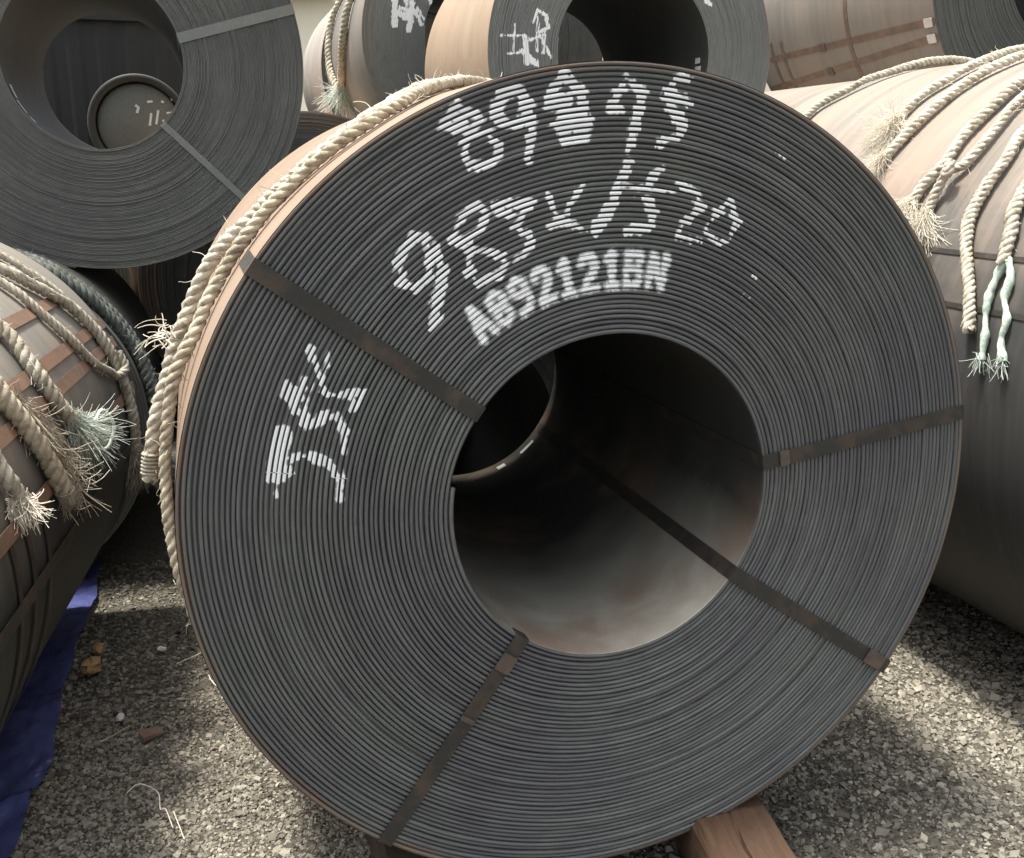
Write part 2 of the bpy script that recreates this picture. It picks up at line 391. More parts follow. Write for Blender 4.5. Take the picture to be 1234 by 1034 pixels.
            on = cov.max(1) > floor
            if not on.any(): continue
            X = np.stack([(rc[:, None]+offs)*np.cos(th)[:, None], d[:, None]+dep[None]-off, (rc[:, None]+offs)*np.sin(th)[:, None]], -1)
            i = np.where(on[:-1] | on[1:])[0]
            for j in range(no-1):
                F.append(np.stack([i*no+j, i*no+j+1, i*no+no+j+1, i*no+no+j], 1)+n)
            V.append(X.reshape(-1, 3)); C.append(cov.reshape(-1)); n += X.shape[0]*no
        if not V: return None
        V = np.concatenate(V); F = np.concatenate(F); C = np.concatenate(C)
        used, inv = np.unique(F, return_inverse=True)
        o = mesh_obj(name, V[used], inv.reshape(-1, 4), M['paint'], s.root, True, loc=(0, 0, s.R))
        at = o.data.attributes.new('cover', 'FLOAT', 'POINT'); at.data.foreach_set('value', C[used].astype(np.float32))
        if label: o['label'] = label
        return o

# ------------------------------------------------------------------ ropes
def resample(P, ds):
    P = np.asarray(P, float)
    Q = np.concatenate([[2*P[0]-P[1]], P, [2*P[-1]-P[-2]]]); out = []
    for i in range(1, len(Q)-2):
        p0, p1, p2, p3 = Q[i-1], Q[i], Q[i+1], Q[i+2]
        n = max(2, int(np.linalg.norm(p2-p1)/(ds*.5)))
        for t in np.arange(n)/n:
            out.append(.5*((2*p1)+(p2-p0)*t+(2*p0-5*p1+4*p2-p3)*t*t+(3*p1-p0-3*p2+p3)*t**3))
    out.append(P[-1]); out = np.array(out)
    L = np.concatenate([[0], np.cumsum(np.linalg.norm(np.diff(out, axis=0), axis=1))])
    n = max(3, int(L[-1]/ds)); q = np.linspace(0, L[-1], n)
    return np.stack([np.interp(q, L, out[:, i]) for i in range(3)], 1), q

def frames(P):
    T = np.gradient(P, axis=0); T /= np.linalg.norm(T, axis=1)[:, None]+1e-9
    N = np.zeros_like(P); a = np.array((0, 0, 1.)) if abs(T[0, 2]) < .9 else np.array((1., 0, 0))
    N[0] = np.cross(T[0], a); N[0] /= np.linalg.norm(N[0])
    for i in range(1, len(P)):
        v = N[i-1]-T[i]*(N[i-1]@T[i]); N[i] = v/(np.linalg.norm(v)+1e-9)
    return T, N, np.cross(T, N)

def tube(P, rad, sides=6, cap=True, yarns=None):
    T, N, B = frames(P); n = len(P); a = np.arange(sides)*2*pi/sides
    rad = np.broadcast_to(np.asarray(rad, float), (n,))
    V = P[:, None]+rad[:, None, None]*(N[:, None]*np.cos(a)[None, :, None]+B[:, None]*np.sin(a)[None, :, None])
    F = grid_faces(n, sides, True)
    if yarns is not None:      # the yarns of a strand show as ridges wound the other way
        rip = 1+.14*np.cos(4*(a[None]-2*pi*yarns[0][:, None]/(yarns[1]*.75)))+.03*rng.normal(0, 1, (n, sides))
        V = P[:, None]+(V-P[:, None])*rip[..., None]
    V = V.reshape(-1, 3)
    if cap:
        V = np.concatenate([V, P[:1], P[-1:]]); k = n*sides
        c0 = [(k, (i+1) % sides, i, k) for i in range(sides)]; b = (n-1)*sides
        c1 = [(k+1, b+i, b+(i+1) % sides, k+1) for i in range(sides)]
        return V, F, (c0, c1)
    return V, F, None

def fibres(starts, dirs, lens, rads, curl=.3, grav=.5, nseg=7, g=None, avoid=None):
    g = g or rng; mb = MB()
    for p, d, L, r in zip(starts, dirs, lens, rads):
        p = np.array(p, float); d = np.array(d, float); d /= np.linalg.norm(d)+1e-9
        c = g.normal(0, 1, 3); pts = [p.copy()]
        for i in range(nseg):
            d = d+curl*.35*(c+g.normal(0, .8, 3))*(1/nseg)*3+np.array((0, 0, -grav/nseg)); d /= np.linalg.norm(d)
            p = p+d*L/nseg
            if avoid is not None: p = avoid(p)
            pts.append(p.copy())
        V, F, _ = tube(np.array(pts), r*np.linspace(1, .6, nseg+1), 3, False)
        mb.add(V, F)
    return mb

def rope(label, P, rad=.021, mat='rope_cream', group=None, pitch=.10, hair=.0, end=None, end_mat='fibre_cream', whip=False, seed=0, avoid=None, ds=.009, start_end=False):
    g = np.random.default_rng(seed+11)
    P, q = resample(P, ds); base = P[-1]
    root = tag(empty('rope', P[0]), label, 'rope', group)
    T, N, B = frames(P); org = P[0]
    loose = 1+.12*np.sin(q*7+seed)+.09*np.sin(q*17.3+2*seed)+.06*np.sin(q*41+seed)
    for s_ in range(3):
        ph = 2*pi*q/pitch+2*pi*s_/3+.35*np.sin(q*5+seed)
        o_ = rad*.50*loose
        C = P+(N*np.cos(ph)[:, None]+B*np.sin(ph)[:, None])*o_[:, None]
        C = C+g.normal(0, rad*.02, C.shape)
        rr = rad*.56*(1+.06*np.sin(q*31+s_*2+seed)+g.normal(0, .025, len(q)))
        V, F, caps = tube(C-org, rr, 12, yarns=(q, pitch))
        o = mesh_obj('strand', V, F, M[mat], root, True)
    if whip:
        n = 6; mb = MB()
        for i in range(n):
            k = -3-i*1; a = np.linspace(0, 2*pi, 14)
            c = P[k]-org; ringP = c+rad*1.06*(N[k]*np.cos(a)[:, None]+B[k]*np.sin(a)[:, None])
            V, F, _ = tube(ringP, .004, 4, False); mb.add(V, F)
        mb.build('whipping', M['rope_grey'], root, True)
        e = tube(np.array([P[-2]-org, P[-1]+T[-1]*.004-org]), rad*.95, 10)
        V, F, caps = e
        F2 = np.concatenate([F, np.array([(a_, b_, c_, c_) for a_, b_, c_, _ in caps[1]])]) if False else F
    if hair > 0:
        n = int(hair*q[-1]); idx = g.integers(2, len(P)-2, n); a = g.uniform(0, 2*pi, n)
        nd = N[idx]*np.cos(a)[:, None]+B[idx]*np.sin(a)[:, None]
        fb = fibres(P[idx]+nd*rad*.9-org, nd*.7+T[idx]*g.choice([-1, 1], n)[:, None]*1.3, g.uniform(.015, .05, n), g.uniform(.0006, .0013, n), 1.3, .5, 6, g, (lambda p: avoid(p+org)-org) if avoid else None)
        tag(fb.build('loose_fibres', M[end_mat], root, True), kind='stuff')
    if end:
        n, L0, L1, spread, rf = end
        n = int(n*3.2); rf *= .68; cl = g.normal(0, spread, (9, 3)); ci = g.integers(0, 9, n)
        st = np.tile(P[-3], (n, 1))+g.normal(0, rad*.45, (n, 3))+cl[ci]*rad*.6
        d = T[-1][None]+cl[ci]*.8+g.normal(0, spread*.30, (n, 3))
        fb = fibres(st-org, d, g.uniform(L0, L1, n), g.uniform(.6, 1.4, n)*rf, 1.0, .5, 9, g, (lambda p: avoid(p+org)-org) if avoid else None)
        tag(fb.build('frayed_end', M[end_mat], root, True), kind='stuff')
    return root

def clear_of(c, gap=.004):
    """pushes a point out of a coil"""
    ax = np.array((sin(c.yaw), cos(c.yaw), 0))
    def f(p):
        d = p-c.c; s_ = d@ax
        if s_ < 0 or s_ > c.L: return p
        q = d-ax*s_; L = np.linalg.norm(q)
        return p if L > c.R+gap else c.c+ax*s_+q/L*(c.R+gap)
    return f
def on(c, lst, rad=.021, wig=.0, seed=0):
    """rope path on a coil from (angle, axial position[, extra height])"""
    return np.array([c.pt(q[0], q[1], c.R+.004+rad+(q[2] if len(q) > 2 else 0)) for q in lst])

# ------------------------------------------------------------------ ground
def gravel_mat():
    k = NT('crushed stone ground'); co = k.new('ShaderNodeNewGeometry').outputs['Position']
    v = k.new('ShaderNodeTexVoronoi'); k.link(co, v.inputs['Vector']); v.inputs['Scale'].default_value = 75.0
    v2 = k.new('ShaderNodeTexVoronoi'); k.link(co, v2.inputs['Vector']); v2.inputs['Scale'].default_value = 190.0
    n = k.noise(co, 1.3, 5.0); n2 = k.noise(co, 9.0, 4.0)
    hsv = k.new('ShaderNodeSeparateColor'); k.link(v.outputs['Color'], hsv.inputs[0])
    c = k.mix(hsv.outputs[0], (.055, .05, .04), (.17, .158, .13))
    hs2 = k.new('ShaderNodeSeparateColor'); k.link(v2.outputs['Color'], hs2.inputs[0])
    c = k.mix(k.math('MULTIPLY', hs2.outputs[0], .5), c, (.15, .137, .11))
    c = k.mix(k.math('MULTIPLY', k.ramp(n, .45, .65), .5), c, (.07, .062, .05))
    h = k.math('ADD', v.outputs['Distance'], k.math('MULTIPLY', v2.outputs['Distance'], .5))
    k.bump(h, .9, .012)
    return k.done(c, .95, 0.0, .2)
def stone_mat():
    k = NT('crushed stone'); at = k.new('ShaderNodeAttribute'); at.attribute_name = 'tint'
    n = k.noise(k.obj(), 90.0, 3.0)
    c = k.mix(at.outputs['Fac'], (.06, .055, .045), (.40, .37, .305))
    c = k.mix(k.math('MULTIPLY', k.ramp(n, .4, .7), .3), c, (.25, .215, .165))
    return k.done(c, .9, 0.0, .25)
M['ground'] = gravel_mat(); M['stone'] = stone_mat()
nx = 120
gx = np.concatenate([[-120, -40, -14, -6], np.linspace(-3, 5, nx), [8, 16, 45, 120]]); gy = np.concatenate([[-120, -30, -8, -1], np.linspace(0, 8, nx), [10, 14, 30, 150]])
X, Y = np.meshgrid(gx, gy, indexing='ij')
def hgt(x, y):
    return .006*np.sin(x*5.1+1.3*np.sin(y*3.3))*np.cos(y*4.3+x)+.004*np.sin(x*13+y*7)-.010
Z = hgt(X, Y)
tag(mesh_obj('ground', np.stack([X, Y, Z], -1).reshape(-1, 3), grid_faces(len(gx), len(gy))[:, ::-1], M['ground']), 'grey crushed stone ground of the coil yard', kind='structure')
def scatter(n, x0, x1, y0, y1, s0, s1, seed):
    g = np.random.default_rng(seed)
    b = np.array([(x, y, z) for x in (-.5, .5) for y in (-.5, .5) for z in (-.5, .5)])
    F = np.array([(0,1,3,2),(4,6,7,5),(0,4,5,1),(2,3,7,6),(0,2,6,4),(1,5,7,3)])
    px = g.uniform(x0, x1, n); py = g.uniform(y0, y1, n)
    sz = s0+(s1-s0)*g.beta(1.4, 5.0, n)
    V = b[None]*(sz[:, None]*g.uniform(.55, 1.25, (n, 3)))[:, None, :]*g.uniform(.55, 1.2, (n, 8, 1))
    q = g.normal(0, 1, (n, 4)); q /= np.linalg.norm(q, axis=1)[:, None]; w, x, y, z = q.T
    Rm = np.stack([1-2*(y*y+z*z), 2*(x*y-z*w), 2*(x*z+y*w), 2*(x*y+z*w), 1-2*(x*x+z*z), 2*(y*z-x*w), 2*(x*z-y*w), 2*(y*z+x*w), 1-2*(x*x+y*y)], 1).reshape(n, 3, 3)
    V = np.einsum('nij,nkj->nki', Rm, V); V[..., 2] *= .75
    V += np.stack([px, py, hgt(px, py)+sz*.16], 1)[:, None]
    return V.reshape(-1, 3), (F[None]+8*np.arange(n)[:, None, None]).reshape(-1, 4), np.repeat(np.clip(g.normal(.36, .25, n)+.22*np.sin(px*2.2+py)+.45*(g.uniform(0, 1, n) > .93), 0, 1.25), 8)
Vs, Fs, Ts, k0 = [], [], [], 0
for a in ((26000, -.7, .6, 1.9, 3.3, .005, .021, 1), (7000, -.6, .2, 3.3, 4.8, .006, .026, 2), (38000, 1.0, 3.1, 1.5, 4.1, .006, .025, 3), (900, .9, 3.0, 1.5, 3.4, .018, .04, 6), (250, -.6, .5, 1.9, 3.6, .016, .034, 7),
          (5000, -2.0, 4.0, .6, 2.0, .008, .03, 4), (3000, .2, 3.2, 3.4, 5.2, .01, .035, 5)):
    v, f, t_ = scatter(*a); Vs.append(v); Fs.append(f+k0); Ts.append(t_); k0 += len(v)
o = mesh_obj('gravel', np.concatenate(Vs), np.concatenate(Fs), M['stone'], None, False)
at = o.data.attributes.new('tint', 'FLOAT', 'POINT'); at.data.foreach_set('value', np.concatenate(Ts).astype(np.float32))
tag(o, 'loose angular gravel spread over the yard ground', kind='stuff')

# far warehouse behind the yard
M['cream_wall'] = mat_simple('cream sheet wall', (.74, .69, .55), (.82, .77, .64), .6, .7, .05)
M['grey_roof'] = mat_simple('grey roof sheet', (.36, .39, .42), (.44, .47, .5), .6, .5, .05)
wr = tag(empty('warehouse', (13.0, 30, 0), radians(-42)), 'cream warehouse wall seen between the top coils', 'warehouse')
mb = MB(); mb.box((0, 3, 3.65), (30, 6, 7.3)); mb.build('wall', M['cream_wall'], wr)
mb = MB(); mb.box((0, 2.8, 7.8), (30.6, 7, .8)); mb.build('roof', M['grey_roof'], wr)
mb = MB(); mb.box((0, -.82, 7.34), (30.6, .16, .14)); mb.build('gutter', M['grey_roof'], wr)

# ------------------------------------------------------------------ coils
main = Coil('large dark steel coil in front with white spray-painted numbers and letters on its face', .874, 2.066, 1.037, .95, 1.506, N=52, seg=160, edges='main_edges', outer='main_outer', bore='main_bore', wob=.0016, seed=5, dents=((.735, .018, .004), (.45, .012, .003), (.915, .006, .002)))
for dg, it in ((144.4, 1.49), (8.8, 1.49), (-34.2, 1.49), (-125.4, .03)): 
    st_ = main.face_strap(dg, 'strap_dark', .037, into=it, back=.2 if dg > 100 else None)
    for q0, q1 in {-34.2: ((.865, .925),), -125.4: ((.425, .47), (.60, .612)), 8.8: ((.425, .45),)}.get(dg, ()):
        a_ = radians(dg); e_ = np.array((cos(a_), 0, sin(a_))); t_ = np.array((-sin(a_), 0, cos(a_)))
        main.ribbon([e_*q+np.array((0, -.0072, 0)) for q in (q0, q0+.004, q1-.004, q1)], [t_*.0195*h for h in (.85, 1, 1, .85)], np.tile(np.array((0, -.0022, 0)), (4, 1)), 'seal', 'strap_seal', st_)
STROKES = [[[[-0.354,0.854],[-0.378,0.832],[-0.384,0.817],[-0.355,0.81]],0.0196],[[[-0.354,0.854],[-0.327,0.844],[-0.31,0.827],[-0.331,0.805],[-0.355,0.81]],0.0196],[[[-0.354,0.835],[-0.343,0.819]],0.0196],[[[-0.331,0.797],[-0.343,0.769],[-0.332,0.744],[-0.298,0.742],[-0.271,0.761],[-0.27,0.783],[-0.295,0.8],[-0.331,0.797]],0.017],[[[-0.343,0.805],[-0.325,0.797]],0.017],[[[-0.243,0.889],[-0.277,0.855],[-0.271,0.828],[-0.234,0.823],[-0.207,0.851],[-0.219,0.878],[-0.243,0.889]],0.0214],[[[-0.207,0.859],[-0.201,0.815],[-0.208,0.757]],0.0214],[[[-0.133,0.913],[-0.155,0.891],[-0.164,0.863]],0.0214],[[[-0.133,0.913],[-0.102,0.897],[-0.092,0.867]],0.0214],[[[-0.155,0.866],[-0.124,0.869]],0.0214],[[[-0.133,0.841],[-0.142,0.818],[-0.126,0.793],[-0.094,0.798],[-0.082,0.819],[-0.089,0.843],[-0.133,0.841]],0.0214],[[[-0.129,0.815],[-0.085,0.819]],0.0214],[[[0.005,0.915],[0.038,0.897],[0.039,0.877],[0.033,0.852],[0.025,0.82],[0.018,0.793],[0.01,0.77]],0.0214],[[[0.002,0.914],[-0.019,0.876],[-0.033,0.855],[-0.008,0.854]],0.0161],[[[0.123,0.918],[0.143,0.913]],0.0179],[[[0.117,0.913],[0.098,0.884]],0.0179],[[[0.095,0.887],[0.145,0.871]],0.0179],[[[0.105,0.864],[0.12,0.844],[0.136,0.818],[0.122,0.797],[0.082,0.788]],0.0179],[[[-0.45,0.604],[-0.479,0.562],[-0.48,0.51],[-0.452,0.499],[-0.42,0.524],[-0.413,0.567],[-0.428,0.6],[-0.45,0.604]],0.0214],[[[-0.409,0.585],[-0.393,0.535],[-0.396,0.492],[-0.412,0.426]],0.0232],[[[-0.32,0.661],[-0.357,0.624],[-0.373,0.596]],0.0161],[[[-0.32,0.661],[-0.296,0.649],[-0.311,0.615],[-0.352,0.581]],0.0161],[[[-0.369,0.599],[-0.339,0.575]],0.0161],[[[-0.327,0.568],[-0.34,0.531],[-0.315,0.507],[-0.275,0.52],[-0.256,0.546],[-0.281,0.57],[-0.327,0.568]],0.0161],[[[-0.281,0.661],[-0.203,0.667]],0.0143],[[[-0.281,0.658],[-0.247,0.64]],0.0143],[[[-0.206,0.66],[-0.237,0.619],[-0.203,0.598],[-0.203,0.571],[-0.237,0.545]],0.0143],[[[-0.164,0.683],[-0.152,0.648],[-0.126,0.624],[-0.081,0.608]],0.0107],[[[-0.089,0.706],[-0.105,0.677],[-0.124,0.647]],0.0107],[[[-0.158,0.618],[-0.139,0.624]],0.0107],[[[0.014,0.741],[-0.001,0.708],[-0.026,0.658],[-0.058,0.603]],0.0232],[[[0.094,0.738],[0.071,0.717],[0.055,0.693]],0.0161],[[[0.056,0.675],[0.074,0.639],[0.068,0.614],[0.015,0.603]],0.0161],[[[0.002,0.702],[0.062,0.698],[0.12,0.687]],0.0054],[[[0.002,0.69],[0.096,0.687]],0.0054],[[[0.136,0.7],[0.175,0.68],[0.187,0.652],[0.147,0.619]],0.0125],[[[0.147,0.619],[0.131,0.592],[0.187,0.581]],0.0125],[[[0.256,0.663],[0.229,0.643],[0.199,0.606],[0.233,0.575],[0.261,0.583],[0.274,0.627],[0.256,0.663]],0.0107],[[[-0.728,0.21],[-0.737,0.162],[-0.748,0.128]],0.042],[[[-0.745,0.144],[-0.733,0.13]],0.042],[[[-0.746,0.121],[-0.749,0.084]],0.0039],[[[-0.72,0.161],[-0.677,0.163],[-0.639,0.144],[-0.618,0.109]],0.0198],[[[-0.618,0.116],[-0.62,0.063]],0.0125],[[[-0.715,0.313],[-0.712,0.288],[-0.697,0.252]],0.0156],[[[-0.676,0.317],[-0.688,0.28]],0.0156],[[[-0.701,0.294],[-0.691,0.249],[-0.674,0.228],[-0.651,0.243],[-0.62,0.244],[-0.605,0.21]],0.0213],[[[-0.605,0.217],[-0.609,0.162]],0.0107],[[[-0.666,0.382],[-0.653,0.341],[-0.637,0.29],[-0.609,0.285],[-0.578,0.289]],0.015],[[[-0.629,0.377],[-0.641,0.34]],0.009],[[[-0.556,0.291],[-0.583,0.254]],0.008],[[[-0.585,0.28],[-0.583,0.251]],0.004]]
for i0, i1 in ((0, 5), (5, 7), (7, 12), (12, 14), (14, 18), (18, 20), (20, 24), (24, 27), (27, 30), (30, 31), (31, 35), (35, 37), (37, 38)):
    main.paint(STROKES[i0:i1], 'painted_number', seed=3+i0)
for i0, i1, ch in ((38, 43, 'J'), (43, 47, 'S'), (47, 51, 'C')):
    main.paint(STROKES[i0:i1], 'painted_letter', seed=4+i0, label='white letter %s brushed sideways' % ch)
main.paint([([(.362, .775), (.385, .755)], .004)], 'paint_fleck', seed=77); main.paint([([(.30, .46), (.312, .452)], .004), ([(.33, .50), (.333, .497)], .004)], 'paint_fleck', seed=78)
# stencilled code running round above the bore
G = {'A': [[(-.4,-.5),(0,.5),(.4,-.5)],[(-.22,-.12),(.22,-.12)]], '8': [[(0,.5),(-.32,.38),(-.32,.12),(0,0),(.32,.12),(.32,.38),(0,.5)],[(0,0),(-.36,-.14),(-.36,-.38),(0,-.5),(.36,-.38),(.36,-.14),(0,0)]],
 '9': [[(.34,.1),(0,0),(-.34,.12),(-.34,.38),(0,.5),(.34,.38),(.34,-.2),(.2,-.45),(-.3,-.5)]], '2': [[(-.34,.3),(-.2,.48),(.2,.48),(.34,.3),(.3,.05),(-.34,-.48),(.36,-.48)]],
 '1': [[(-.2,.3),(.05,.5),(.05,-.5)],[(-.2,-.5),(.28,-.5)]], 'B': [[(-.34,-.5),(-.34,.5),(.2,.48),(.34,.3),(.2,.03),(-.34,0)],[(.2,.03),(.38,-.2),(.25,-.46),(-.34,-.5)]], 'N': [[(-.36,-.5),(-.36,.5),(.36,-.5),(.36,.5)]]}
for ch, a in zip('A892121BN', (126.6, 120.8, 115.1, 109.3, 103.6, 97.9, 92.2, 86.5, 80.3)):
    a = radians(a); e = np.array((cos(a), sin(a))); tg = np.array((sin(a), -cos(a)))
    main.paint([([tuple(e*(.524+y*.070)+tg*x*.044) for x, y in ln], .0148) for ln in G[ch]], 'stencilled_character', soft=.011, jitter=.10, floor=.02, seed=9, shoulder=.46)

c1 = Coil('grey coil stacked on the second tier at upper left with an open dark bore', -.366, 5.144, 2.226, .919, 1.5, N=84, seg=128, wob=.0016, seed=8, detail=False, outer='grey_outer', dents=((.80, .012, .004), (.70, .02, .003)))
c1.face_strap(15.6, 'strap_grey', .045); c1.face_strap(-44.6, 'strap_grey', .03)
c3 = Coil('tan sided coil on the second tier directly above the dark coil', 2.026, 4.68, 2.272, .709, 1.31, N=52, seg=128, wob=.001, seed=12, detail=False, edges='pale_edges', outer='tan_outer')
C3S = [[[[-0.648,0.065],[-0.542,0.068]],0.0057],[[[-0.582,0.114],[-0.588,-0.011]],0.0045],[[[-0.496,0.129],[-0.476,0.177],[-0.436,0.155],[-0.426,0.102],[-0.475,0.082]],0.0132],[[[-0.476,0.148],[-0.482,0.004]],0.0113],[[[-0.533,0.063],[-0.528,-0.051]],0.0264],[[[-0.548,0.002],[-0.481,-0.05]],0.0264],[[[-0.462,0.065],[-0.414,-0.018]],0.0113],[[[-0.509,0.051],[-0.442,0.078]],0.0113],[[[-0.615,-0.012],[-0.548,-0.004]],0.0049],[[[-0.435,0.09],[-0.448,-0.001]],0.0075],[[[0.283,0.05],[0.295,-0.02]],0.0264],[[[0.27,0.068],[0.288,0.046]],0.0226],[[[0.318,0.051],[0.328,0.011]],0.0075],[[[0.355,0.25],[0.378,0.236]],0.0189]]
for i0, i1 in ((0, 10), (13, 14)): c3.paint(C3S[i0:i1], 'painted_scrawl', soft=.004, seed=5)
c2 = Coil('dark faced coil on the second tier with two ropes hanging down its left side', 1.768, 6.3, 2.503, .75, 1.67, N=56, seg=128, wob=.001, seed=13, detail=False, outer='brown_outer', edges='pale_edges')
C2S = [[[[-0.549,0.227],[-0.552,0.182],[-0.559,0.064]],0.0356],[[[-0.533,0.131],[-0.494,0.107],[-0.461,0.134]],0.0356],[[[-0.455,0.186],[-0.465,0.127],[-0.462,0.082],[-0.475,0.04]],0.0305],[[[-0.524,0.154],[-0.428,0.143]],0.0203],[[[-0.452,0.157],[-0.421,0.121],[-0.397,0.069]],0.0178],[[[-0.42,0.158],[-0.384,0.1]],0.0127],[[[-0.491,0.214],[-0.476,0.171]],0.0254],[[[-0.349,0.213],[-0.334,0.18]],0.0203]]
for i0, i1 in ((0, 6), (6, 7), (7, 8)): c2.paint(C2S[i0:i1], 'painted_letter', soft=.004, seed=6)
c2b = Coil('pale coil half hidden behind the coil with hanging ropes', 1.768, 8.15, 2.48, .76, 1.4, N=30, seg=96, detail=False, seed=14, outer='pink_outer')
c4 = Coil('grey brown coil on the second tier at upper right bound by rusty straps', 4.45, 4.656, 2.765, .85, 1.75, N=60, seg=128, detail=False, seed=15, outer='brown_outer', edges='smooth_edges')
for d0, d1, y1 in ((-160.4, -157.2, 1.6), (-155, -144, 1.74)):
    st_ = c4.axial_strap(d0, 0.0, y1, 'strap_brown', .034, d1)
    c4.seal(d0+.2, .05, st_); c4.seal(d0+(d1-d0)*.6, 1.0, st_, mat='strap_seal')
c4.hoop(.735, 90, 250, 'strap_brown', .035, .003); c4.hoop(1.44, 196, 250, 'strap_brown', .03, .003); c4.hoop(1.56, 196, 250, 'strap_brown', .03, .003)
c5 = Coil('big roped coil at the right edge lit on top with rust streaks', 3.3, 2.05, 1.1, 1.1, 2.15, N=60, seg=128, detail=False, seed=16, outer='flank_shade_outer')
for dg in (158, 166.4): c5.axial_strap(dg, .0, 2.15, 'strap_dark', .016)
c6 = Coil('brown strapped coil at lower left with frayed ropes on a blue tarp', -1.041-.1147*2.15, 4.327-.9934*2.15, .795, .787, 2.15, yaw=.115, N=40, seg=128, detail=False, seed=17, outer='low_shade_outer')
for dg in (41, 29.8, 23.9, 10, -3.5): c6.axial_strap(dg, 0.0, 2.15 if dg < 35 else 1.9, 'strap_rust' if dg > 5 else 'strap_dark', .042)
c6.hoop(1.95, -60, 75, 'strap_brown', .03)
for q in (.42, .55, .70): c6.hoop(q, -60, 9, 'strap_dark', .025, .003)  # three thin dark bands low on the right flank
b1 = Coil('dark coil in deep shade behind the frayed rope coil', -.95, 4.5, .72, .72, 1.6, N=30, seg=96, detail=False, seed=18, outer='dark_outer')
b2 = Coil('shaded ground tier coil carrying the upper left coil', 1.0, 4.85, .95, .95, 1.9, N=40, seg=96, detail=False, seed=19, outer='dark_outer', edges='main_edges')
b8 = Coil('added smaller coil close behind the large dark coil to darken its bore', .9, 3.64, .80, .80, 1.1, N=40, seg=96, detail=False, seed=29, outer='dark_outer', edges='main_edges')  # coil added to close off light at the back of the front bore
ct = tag(empty('added_container', (-1.15, 9.6, 0)), 'added dark container shutting off bright sky behind the upper left bore', 'container')  # box added to darken the view through the upper left bore
M['container'] = mat_simple('dark paint of added container', (.012, .013, .012), (.018, .019, .017), 3.0, .6, .1)
xs_, zs_ = [], []
for i in range(14):
    for dx, dy in ((0, 0), (.07, 0), (.105, .012), (.175, .012)): xs_.append(-1.4+i*.20+dx); zs_.append(dy)
cv = np.array([[(x, -1.2+d, z) for z in (.15, 2.78)] for x, d in zip(xs_, zs_)]).reshape(-1, 3)
mesh_obj('added_corrugated_panel', cv, grid_faces(len(xs_), 2)[:, ::-1], M['container'], ct, False)
mb = MB(); mb.box((0, -1.19, .075), (2.84, .10, .15)); mb.build('added_bottom_rail', M['container'], ct)
mb = MB(); mb.box((0, -1.19, 2.84), (2.84, .10, .12)); mb.build('added_top_rail', M['container'], ct)
for x in (-1.36, 1.36):
    mb = MB(); mb.box((x, -1.20, 1.465), (.12, .13, 2.62)); mb.build('added_corner_post', M['container'], ct)
mb = MB(); mb.box((0, .05, 1.45), (2.6, 2.3, 2.86)); mb.build('added_body', M['container'], ct)
b3 = Coil('shaded ground tier coil behind the big roped coil', 3.41, 4.4, 1.1, 1.1, 1.9, N=40, seg=96, detail=False, seed=20, outer='flank_shade_outer')
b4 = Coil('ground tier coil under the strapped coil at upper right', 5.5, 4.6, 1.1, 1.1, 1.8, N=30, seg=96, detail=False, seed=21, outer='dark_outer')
b5 = Coil('ground tier coil at the back under the rope hung coil', .706, 6.75, 1.05, 1.05, 2.1, N=110, seg=96, detail=False, seed=22, outer='tan_outer', edges='main_edges')
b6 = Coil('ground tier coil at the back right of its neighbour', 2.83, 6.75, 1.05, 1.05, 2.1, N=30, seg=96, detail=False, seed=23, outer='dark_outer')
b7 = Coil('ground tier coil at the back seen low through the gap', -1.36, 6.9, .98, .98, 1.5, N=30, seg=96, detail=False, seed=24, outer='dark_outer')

# narrow closed roller seen through the bore of the upper left coil
M['roller_shell'] = mat_simple('roller shell', (.045, .046, .042), (.065, .066, .06), 6.0, .6, .1)
rl = tag(empty('steel_roller', (-.275, 7.25, 1.675)), 'small closed steel roller seen through the bore of the upper left coil', 'roller')
def lathe(prof, m=72):
    a = np.linspace(0, 2*pi, m, endpoint=False); pr = np.array(prof, float)
    V = np.stack([pr[:, :1]*np.cos(a), np.repeat(pr[:, 1:], m, 1), pr[:, :1]*np.sin(a)], -1).reshape(-1, 3)
    return V, grid_faces(len(pr), m, True)
v, f = lathe([(.262, .02), (.275, -.005), (.305, -.01), (.31, 0), (.31, .9), (.02, .9)])
mesh_obj('shell', v, f, M['roller_shell'], rl, True, loc=(0, 0, .35))
v, f = lathe([(.001, .02), (.245, .02), (.253, .03), (.262, .06)])
mesh_obj('end_plate', v, f, M['pale_edges'], rl, True, loc=(0, 0, .35))
M['chalk'] = mat_simple('chalk white', (.75, .76, .74), (.85, .86, .84), 60.0, .7, .05)
for ln, w in [[[[-0.291,2.145],[-0.272,2.131],[-0.285,2.097]],0.0175],[[[-0.218,2.166],[-0.184,2.17]],0.0146],[[[-0.132,2.171],[-0.116,2.165]],0.0146],[[[-0.071,2.183],[-0.036,2.187]],0.0146],[[[-0.198,2.098],[-0.213,2.02]],0.0146],[[[-0.154,2.116],[-0.173,2.029]],0.0146],[[[-0.133,2.055],[-0.125,2.05]],0.0146],[[[-0.104,2.099],[-0.06,2.108],[-0.09,2.047]],0.0146]]:
    ln = np.array(ln); d = np.gradient(ln, axis=0); d /= np.linalg.norm(d, axis=1)[:, None]; n_ = np.stack([-d[:, 1], d[:, 0]], 1)*w/2
    v_ = np.stack([np.stack([q[:, 0], np.full(len(ln), .017), q[:, 1]], 1) for q in (ln-n_, ln+n_)], 1).reshape(-1, 3)
    mesh_obj('chalk_mark', v_, grid_faces(len(ln), 2), M['chalk'], rl, False, loc=(.275, 0, .35-2.025))

